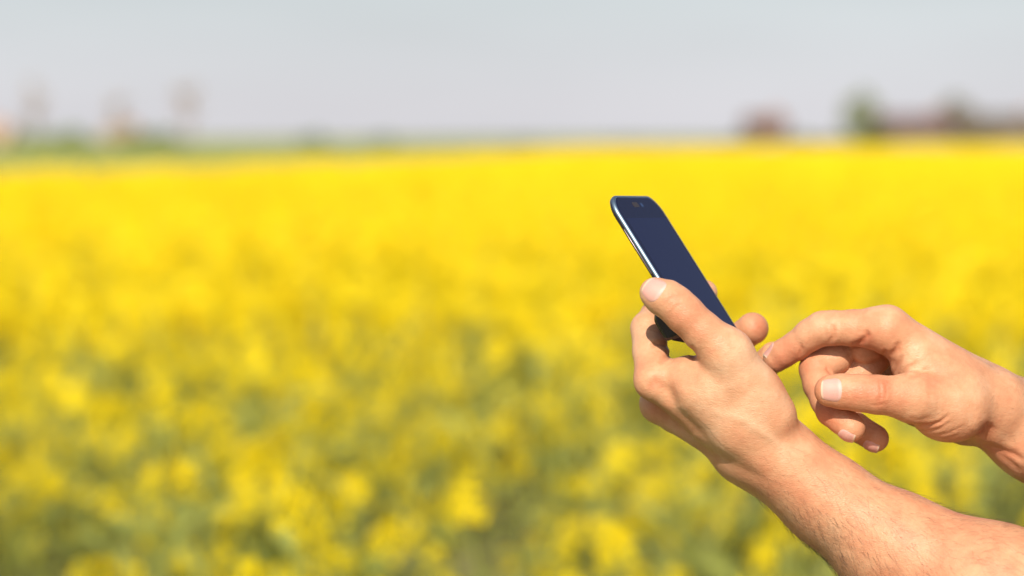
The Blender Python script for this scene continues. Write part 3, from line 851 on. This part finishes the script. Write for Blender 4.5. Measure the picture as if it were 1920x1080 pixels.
# closed canopy beyond the near rows: one uneven sheet of tops
def canopy():
    ys = np.geomspace(11, 260, 150)
    V = []; nx = 180
    for yv in ys:
        xs = np.linspace(-0.9 * yv - 10, 0.9 * yv + 10, nx)
        V.append(np.stack([xs, np.full(nx, yv), np.full(nx, 0.0)], -1))
    V = np.array(V)
    fe = far_edge(V[..., 0] / V[..., 1])
    V[..., 1] = np.minimum(V[..., 1], fe)
    V[..., 2] = 0.72 + rf.uniform(-.07, .07, V.shape[:2]) + np.clip((V[..., 1] - 40) / 200, 0, 1) * 0.12
    V[:, [0, -1], 2] = 0.0; V[0, :, 2] = 0.0; V[-1, :, 2] = 0.0
    i = np.arange(V.shape[0] * nx).reshape(-1, nx)
    Q = np.stack([i[:-1, :-1], i[:-1, 1:], i[1:, 1:], i[1:, :-1]], -1).reshape(-1, 4)
    return V.reshape(-1, 3), Q, np.full(len(Q), 2)
parts.append(canopy())
canm = noise_mat('canopy_tops', [(0.38, (0.32, 0.34, 0.05)), (0.52, (0.70, 0.56, 0.02)), (0.68, (0.93, 0.74, 0.02))], 2.2, 6, 0.8)
V = np.concatenate([p[0] for p in parts]); off = np.cumsum([0] + [len(p[0]) for p in parts[:-1]])
Q = np.concatenate([p[1] + o for p, o in zip(parts, off)]); M = np.concatenate([p[2] for p in parts])
crop = mesh_np('rapeseed_crop', V, Q, [petal, stemm, canm], midx=M, smooth=False)
tag(crop, 'field of bright yellow flowering rapeseed filling the ground out to the horizon', 'rapeseed', kind='stuff')
print('crop faces', len(Q))

# ground, one sheet to the horizon
gm = noise_mat('ground_soil', [(0.35, (0.10, 0.11, 0.035)), (0.65, (0.20, 0.19, 0.07))], 0.8, 6, 0.95, 0.4)
g = mesh_np('ground', [(-3000, -60, 0), (3000, -60, 0), (3000, 5000, 0), (-3000, 5000, 0)], np.array([[0, 1, 2, 3]]), gm, smooth=False)
tag(g, 'dark soil under the crop', kind='structure')
# green crop beyond the flowers at the left
def green_strip():
    V = []; nx = 240; ys = np.geomspace(1.0, 12, 40)
    for s_ in ys:
        a = np.linspace(-1.1, 0.9, nx)
        yy = far_edge(a) * (1.02 + 0.02) * s_
        yy = np.minimum(yy, 420)
        V.append(np.stack([a * yy, yy, 0.86 + rf.uniform(-.05, .05, nx) - 0.25 * (s_ == 1.0)], -1))
    V = np.array(V).reshape(-1, 3); i = np.arange(len(V)).reshape(-1, nx)
    Q = np.stack([i[:-1, :-1], i[:-1, 1:], i[1:, 1:], i[1:, :-1]], -1).reshape(-1, 4)
    m = noise_mat('green_crop_leaf', [(0.35, (0.21, 0.25, 0.045)), (0.65, (0.34, 0.36, 0.065))], 0.5, 6, 0.8)
    o = mesh_np('green_crop', V, Q, m)
    tag(o, 'strip of unflowered green crop beyond the yellow flowers at the far left', 'green crop', kind='stuff')
green_strip()

# ------------------------------------------------------------------ far trees, hedge and farm houses
def at(px, dist, z=0.0): return np.array([(px - 960) / FPX * dist, dist, z])
bark = noise_mat('bark', [(0.3, (0.16, 0.11, 0.08)), (0.7, (0.30, 0.22, 0.16))], 6, 4, 0.9)
def tree(label, px, dist, height, crown_w, crown_h, leafcol, nleaf, lsz, seed, group_=None, sparse=False, cat='tree', name='tree'):
    rg = np.random.default_rng(seed)
    b = at(px, dist)
    root = bpy.data.objects.new(name, None); C.objects.link(root); root.location = b
    tag(root, label, cat, group_)
    A = Acc()
    tp = np.array([rg.normal(0, .1), rg.normal(0, .1), height * .92])
    tr = 0.022 * height
    V, Q = tube([np.zeros(3), tp * [.5, .5, .45], tp], tr * 1.3, tr * .25, 8); A.add(V, Q, 0)
    nb = 26 if sparse else 14
    ends = []
    zc = height - crown_h / 2
    for i in range(nb):
        z0 = rg.uniform(height - crown_h, height * .85); a = rg.uniform(0, 6.28)
        k = math.sqrt(max(0.08, 1 - ((z0 + crown_h * .12 - zc) / (crown_h / 2)) ** 2))
        e = np.array([math.cos(a) * crown_w / 2 * k, math.sin(a) * crown_w / 2 * k, z0 + crown_h * .16])
        s = np.array([0, 0, z0 * .95]) + tp * [z0 / height, z0 / height, 0]
        V, Q = tube([s, (s + e) / 2 + rg.normal(0, .06, 3), e], tr * .35, tr * .08, 5); A.add(V, Q, 0); ends.append((s, e))
        for j in range(3 if sparse else 1):
            e2 = e + rg.normal(0, .22, 3) * crown_w * .4 + [0, 0, .2]; m_ = s + (e - s) * rg.uniform(.4, .9)
            V, Q = tube([m_, (m_ + e2) / 2, e2], tr * .14, tr * .05, 4); A.add(V, Q, 0); ends.append((m_, e2))
    V, Q, _ = A.get()
    mesh_np('trunk', V, Q, bark, root)
    # leaf clumps through the crown
    c = rg.normal(0, 1, (nleaf, 3)); c /= np.linalg.norm(c, axis=1)[:, None]
    rad = rg.uniform(.25, 1, nleaf) ** .5
    lob = 1 + .22 * np.sin(c[:, 0] * 5 + seed) * np.cos(c[:, 2] * 6 + seed)
    pos = c * (rad * lob)[:, None] * [crown_w / 2, crown_w / 2, crown_h / 2] + [tp[0] * .6, tp[1] * .6, zc]
    if sparse:
        ei = rg.integers(0, len(ends), nleaf); t = rg.uniform(.4, 1, nleaf)[:, None]
        S_ = np.array([e[0] for e in ends])[ei]; E_ = np.array([e[1] for e in ends])[ei]
        pos = S_ + (E_ - S_) * t + rg.normal(0, .12, (nleaf, 3))
    u = rg.normal(0, 1, (nleaf, 3)); u /= np.linalg.norm(u, axis=1)[:, None]
    v = np.cross(u, rg.normal(0, 1, (nleaf, 3))); v /= np.linalg.norm(v, axis=1)[:, None]
    s = (lsz * rg.uniform(.6, 1.2, nleaf))[:, None]
    V = np.stack([pos - u * s, pos + v * s * .6, pos + u * s, pos - v * s * .6], 1).reshape(-1, 3)
    Q = np.arange(len(V)).reshape(-1, 4)
    lm = noise_mat('foliage', [(0.3, tuple(x * .7 for x in leafcol)), (0.7, tuple(x * 1.25 for x in leafcol))], 1.2, 3, 0.7)
    mesh_np('crown', V, Q, lm, root, smooth=False)
    return root
GT = 'slender sparse trees beyond the field on the left'
tree('slender pale sparse tree at the far left of the horizon', 66, 200, 6.3, 1.8, 4.2, (0.50, 0.40, 0.31), 260, .10, 1, GT, True, name='bare_tree')
tree('slender pale sparse tree behind the small brick house on the left', 222, 210, 5.2, 1.7, 3.2, (0.50, 0.40, 0.31), 190, .10, 2, GT, True, name='bare_tree')
tree('rightmost of the three slender pale sparse trees on the left horizon', 352, 200, 6.2, 2.2, 4.2, (0.50, 0.38, 0.30), 320, .10, 3, GT, True, name='bare_tree')
tree('tallest green tree on the right horizon, left of the long dark house', 1612, 230, 5.9, 3.8, 5.0, (0.15, 0.19, 0.055), 1000, .20, 4)
tree('dark olive tree beside the long dark house on the right horizon', 1790, 240, 5.6, 4.4, 4.2, (0.15, 0.14, 0.06), 800, .20, 5)

def box(A, lo, hi, m):
    x0, y0, z0 = lo; x1, y1, z1 = hi
    V = np.array([(x0, y0, z0), (x1, y0, z0), (x1, y1, z0), (x0, y1, z0), (x0, y0, z1), (x1, y0, z1), (x1, y1, z1), (x0, y1, z1)], float)
    A.add(V, np.array([(0, 3, 2, 1), (4, 5, 6, 7), (0, 1, 5, 4), (1, 2, 6, 5), (2, 3, 7, 6), (3, 0, 4, 7)]), m)
def house(label, px, dist, wd, wh, rh, wallc, roofc, nwin=2, name='farm_house', dz=0.0):
    root = bpy.data.objects.new(name, None); C.objects.link(root); root.location = at(px, dist, dz)
    tag(root, label, 'house')
    A = Acc(); h = wd / 2; dp = 5
    V = np.array([(-h, 0, 0), (h, 0, 0), (h, dp, 0), (-h, dp, 0), (-h, 0, wh), (h, 0, wh), (h, dp, wh), (-h, dp, wh), (-h, dp / 2, wh + rh), (h, dp / 2, wh + rh)], float)
    mesh_np('wall', V, [np.array([(0, 1, 5, 4), (2, 3, 7, 6)]), np.array([(1, 2, 6, 9, 5), (3, 0, 4, 8, 7)])],
            noise_mat('house_wall', [(0.3, tuple(c * .85 for c in wallc)), (0.7, wallc)], 2, 5, 0.9), root, smooth=False)
    e = 0.35; A = Acc()
    sl_ = rh / (dp / 2)
    for s in (0, 1):
        y0, y1 = (-e, dp / 2) if s == 0 else (dp + e, dp / 2)
        z0 = wh - e * sl_ + .02; z1 = wh + rh + .02
        V = np.array([(-h - e, y0, z0), (h + e, y0, z0), (h + e, y1, z1), (-h - e, y1, z1)], float)
        V = np.concatenate([V, V + [0, 0, .14]])
        A.add(V, np.array([(0, 1, 2, 3), (7, 6, 5, 4), (0, 4, 5, 1), (1, 5, 6, 2), (2, 6, 7, 3), (3, 7, 4, 0)]), 0)
    V, Q, _ = A.get()
    rf_ = mesh_np('roof', V, Q, noise_mat('roof_tiles', [(0.3, tuple(c * .75 for c in roofc)), (0.7, roofc)], 6, 4, 0.85), root, smooth=False)
    A = Acc(); box(A, (h * .4, dp / 2 - .3, wh + rh * .6), (h * .4 + .6, dp / 2 + .3, wh + rh + .6), 0); V, Q, _ = A.get()
    mesh_np('chimney', V, Q, noise_mat('chimney_brick', [(0.3, (0.28, 0.13, 0.09)), (0.7, (0.36, 0.18, 0.12))], 8, 3, .9), rf_, smooth=False)
    fm = mat('window_frame_paint', (0.7, 0.68, 0.64), 0.5); gl = mat('window_pane', (0.04, 0.05, 0.06), 0.08)
    for i in range(nwin):
        xc = -h + wd * (i + 1) / (nwin + 1)
        A = Acc(); box(A, (xc - .5, -.06, wh * .45), (xc + .5, .02, wh * .45 + .06), 0); box(A, (xc - .5, -.06, wh * .82), (xc + .5, .02, wh * .82 + .06), 0)
        box(A, (xc - .56, -.06, wh * .45), (xc - .5, .02, wh * .82 + .06), 0); box(A, (xc + .5, -.06, wh * .45), (xc + .56, .02, wh * .82 + .06), 0)
        V, Q, _ = A.get(); f = mesh_np('window', V, Q, fm, root, smooth=False)
        A = Acc(); box(A, (xc - .5, -.03, wh * .45 + .06), (xc + .5, -.01, wh * .82), 0); V, Q, _ = A.get()
        mesh_np('pane', V, Q, gl, f, smooth=False)
    return root
house('peach rendered house cut off by the left edge of the photo', -50, 190, 5, 1.6, 0.8, (0.62, 0.44, 0.32), (0.55, 0.39, 0.29), 2)
house('small brick house in front of the middle slender tree on the left', 222, 200, 2.2, 1.4, 0.8, (0.42, 0.31, 0.19), (0.36, 0.27, 0.18), 1)
house('small house with red-brown roof left of the tall green tree', 1438, 220, 3.2, 2.1, 1.3, (0.20, 0.13, 0.10), (0.16, 0.09, 0.07), 1)
house('long dark purple-brown house between the tall green tree and the olive tree', 1722, 235, 8.5, 2.2, 1.4, (0.16, 0.11, 0.10), (0.14, 0.085, 0.08), 4)
house('low brown barn at the right edge of the horizon', 1890, 230, 9.0, 2.3, 1.3, (0.18, 0.13, 0.10), (0.12, 0.10, 0.08), 2, name='barn')
# low shrubs under the green tree and along the horizon
def shrub(label, px, dist, wd, ht, col, seed, z0=0.0):
    rg = np.random.default_rng(seed); n = 1200
    root = bpy.data.objects.new('shrub', None); C.objects.link(root); root.location = at(px, dist, z0)
    tag(root, label, 'shrub', 'low shrubs along the horizon')
    A = Acc()
    for i in range(7):
        a = rg.uniform(0, 6.28); V, Q = tube([(0, 0, 0), (math.cos(a) * wd * .2, math.sin(a) * wd * .1, ht * .4), (math.cos(a) * wd * .38, math.sin(a) * wd * .2, ht * .75)], .05, .02, 4); A.add(V, Q, 0)
    V, Q, _ = A.get(); mesh_np('stem', V, Q, bark, root)
    c = rg.normal(0, 1, (n, 3)); c /= np.linalg.norm(c, axis=1)[:, None]
    pos = c * (rg.uniform(.2, 1, n) ** .5)[:, None] * [wd / 2, wd / 3, ht / 2] * (1 + .2 * np.sin(c[:, :1] * 6)) + [0, 0, ht / 2]
    u = rg.normal(0, 1, (n, 3)); u /= np.linalg.norm(u, axis=1)[:, None]; v = np.cross(u, rg.normal(0, 1, (n, 3))); v /= np.linalg.norm(v, axis=1)[:, None]
    s = .14
    V = np.stack([pos - u * s, pos + v * s * .7, pos + u * s, pos - v * s * .7], 1).reshape(-1, 3)
    mesh_np('crown', V, np.arange(len(V)).reshape(-1, 4), noise_mat('shrub_leaves', [(0.3, tuple(x * .7 for x in col)), (0.7, tuple(x * 1.2 for x in col))], 1.5, 3, .7), root, smooth=False)
shrub('wide low green shrub left of the small brick house', 120, 150, 5.0, 1.9, (0.16, 0.21, 0.05), 21)
shrub('green shrub between the small brick house and the lone slender tree', 290, 160, 5.0, 1.9, (0.15, 0.19, 0.05), 22)
shrub('dark green shrub on the horizon left of the photo centre', 590, 170, 2.4, 1.7, (0.16, 0.20, 0.06), 23)
shrub('small green shrub on the horizon nearest the photo centre', 720, 180, 2.2, 1.6, (0.17, 0.21, 0.06), 24)
shrub('dark shrub at the foot of the tall green tree', 1640, 215, 3.6, 2.6, (0.09, 0.10, 0.04), 25)
shrub('low olive shrub left of the red-brown roofed house', 1372, 225, 3.4, 1.5, (0.15, 0.15, 0.05), 27)
shrub('low olive shrub midway between the red-brown roofed house and the tallest green tree', 1560, 228, 3.2, 1.6, (0.15, 0.14, 0.05), 28)
shrub('faint low shrub straight above the top of the phone on the horizon', 1180, 235, 4.2, 1.35, (0.18, 0.20, 0.06), 29)
shrub('faint low shrub on the horizon at the centre of the photo', 985, 235, 3.6, 1.35, (0.18, 0.20, 0.06), 30)
shrub('brown-green shrub between the dark olive tree and the low barn', 1838, 222, 3.6, 1.8, (0.16, 0.13, 0.06), 31)
shrub('low olive shrub right of the red-brown roofed house', 1500, 215, 2.6, 1.7, (0.13, 0.13, 0.05), 26)
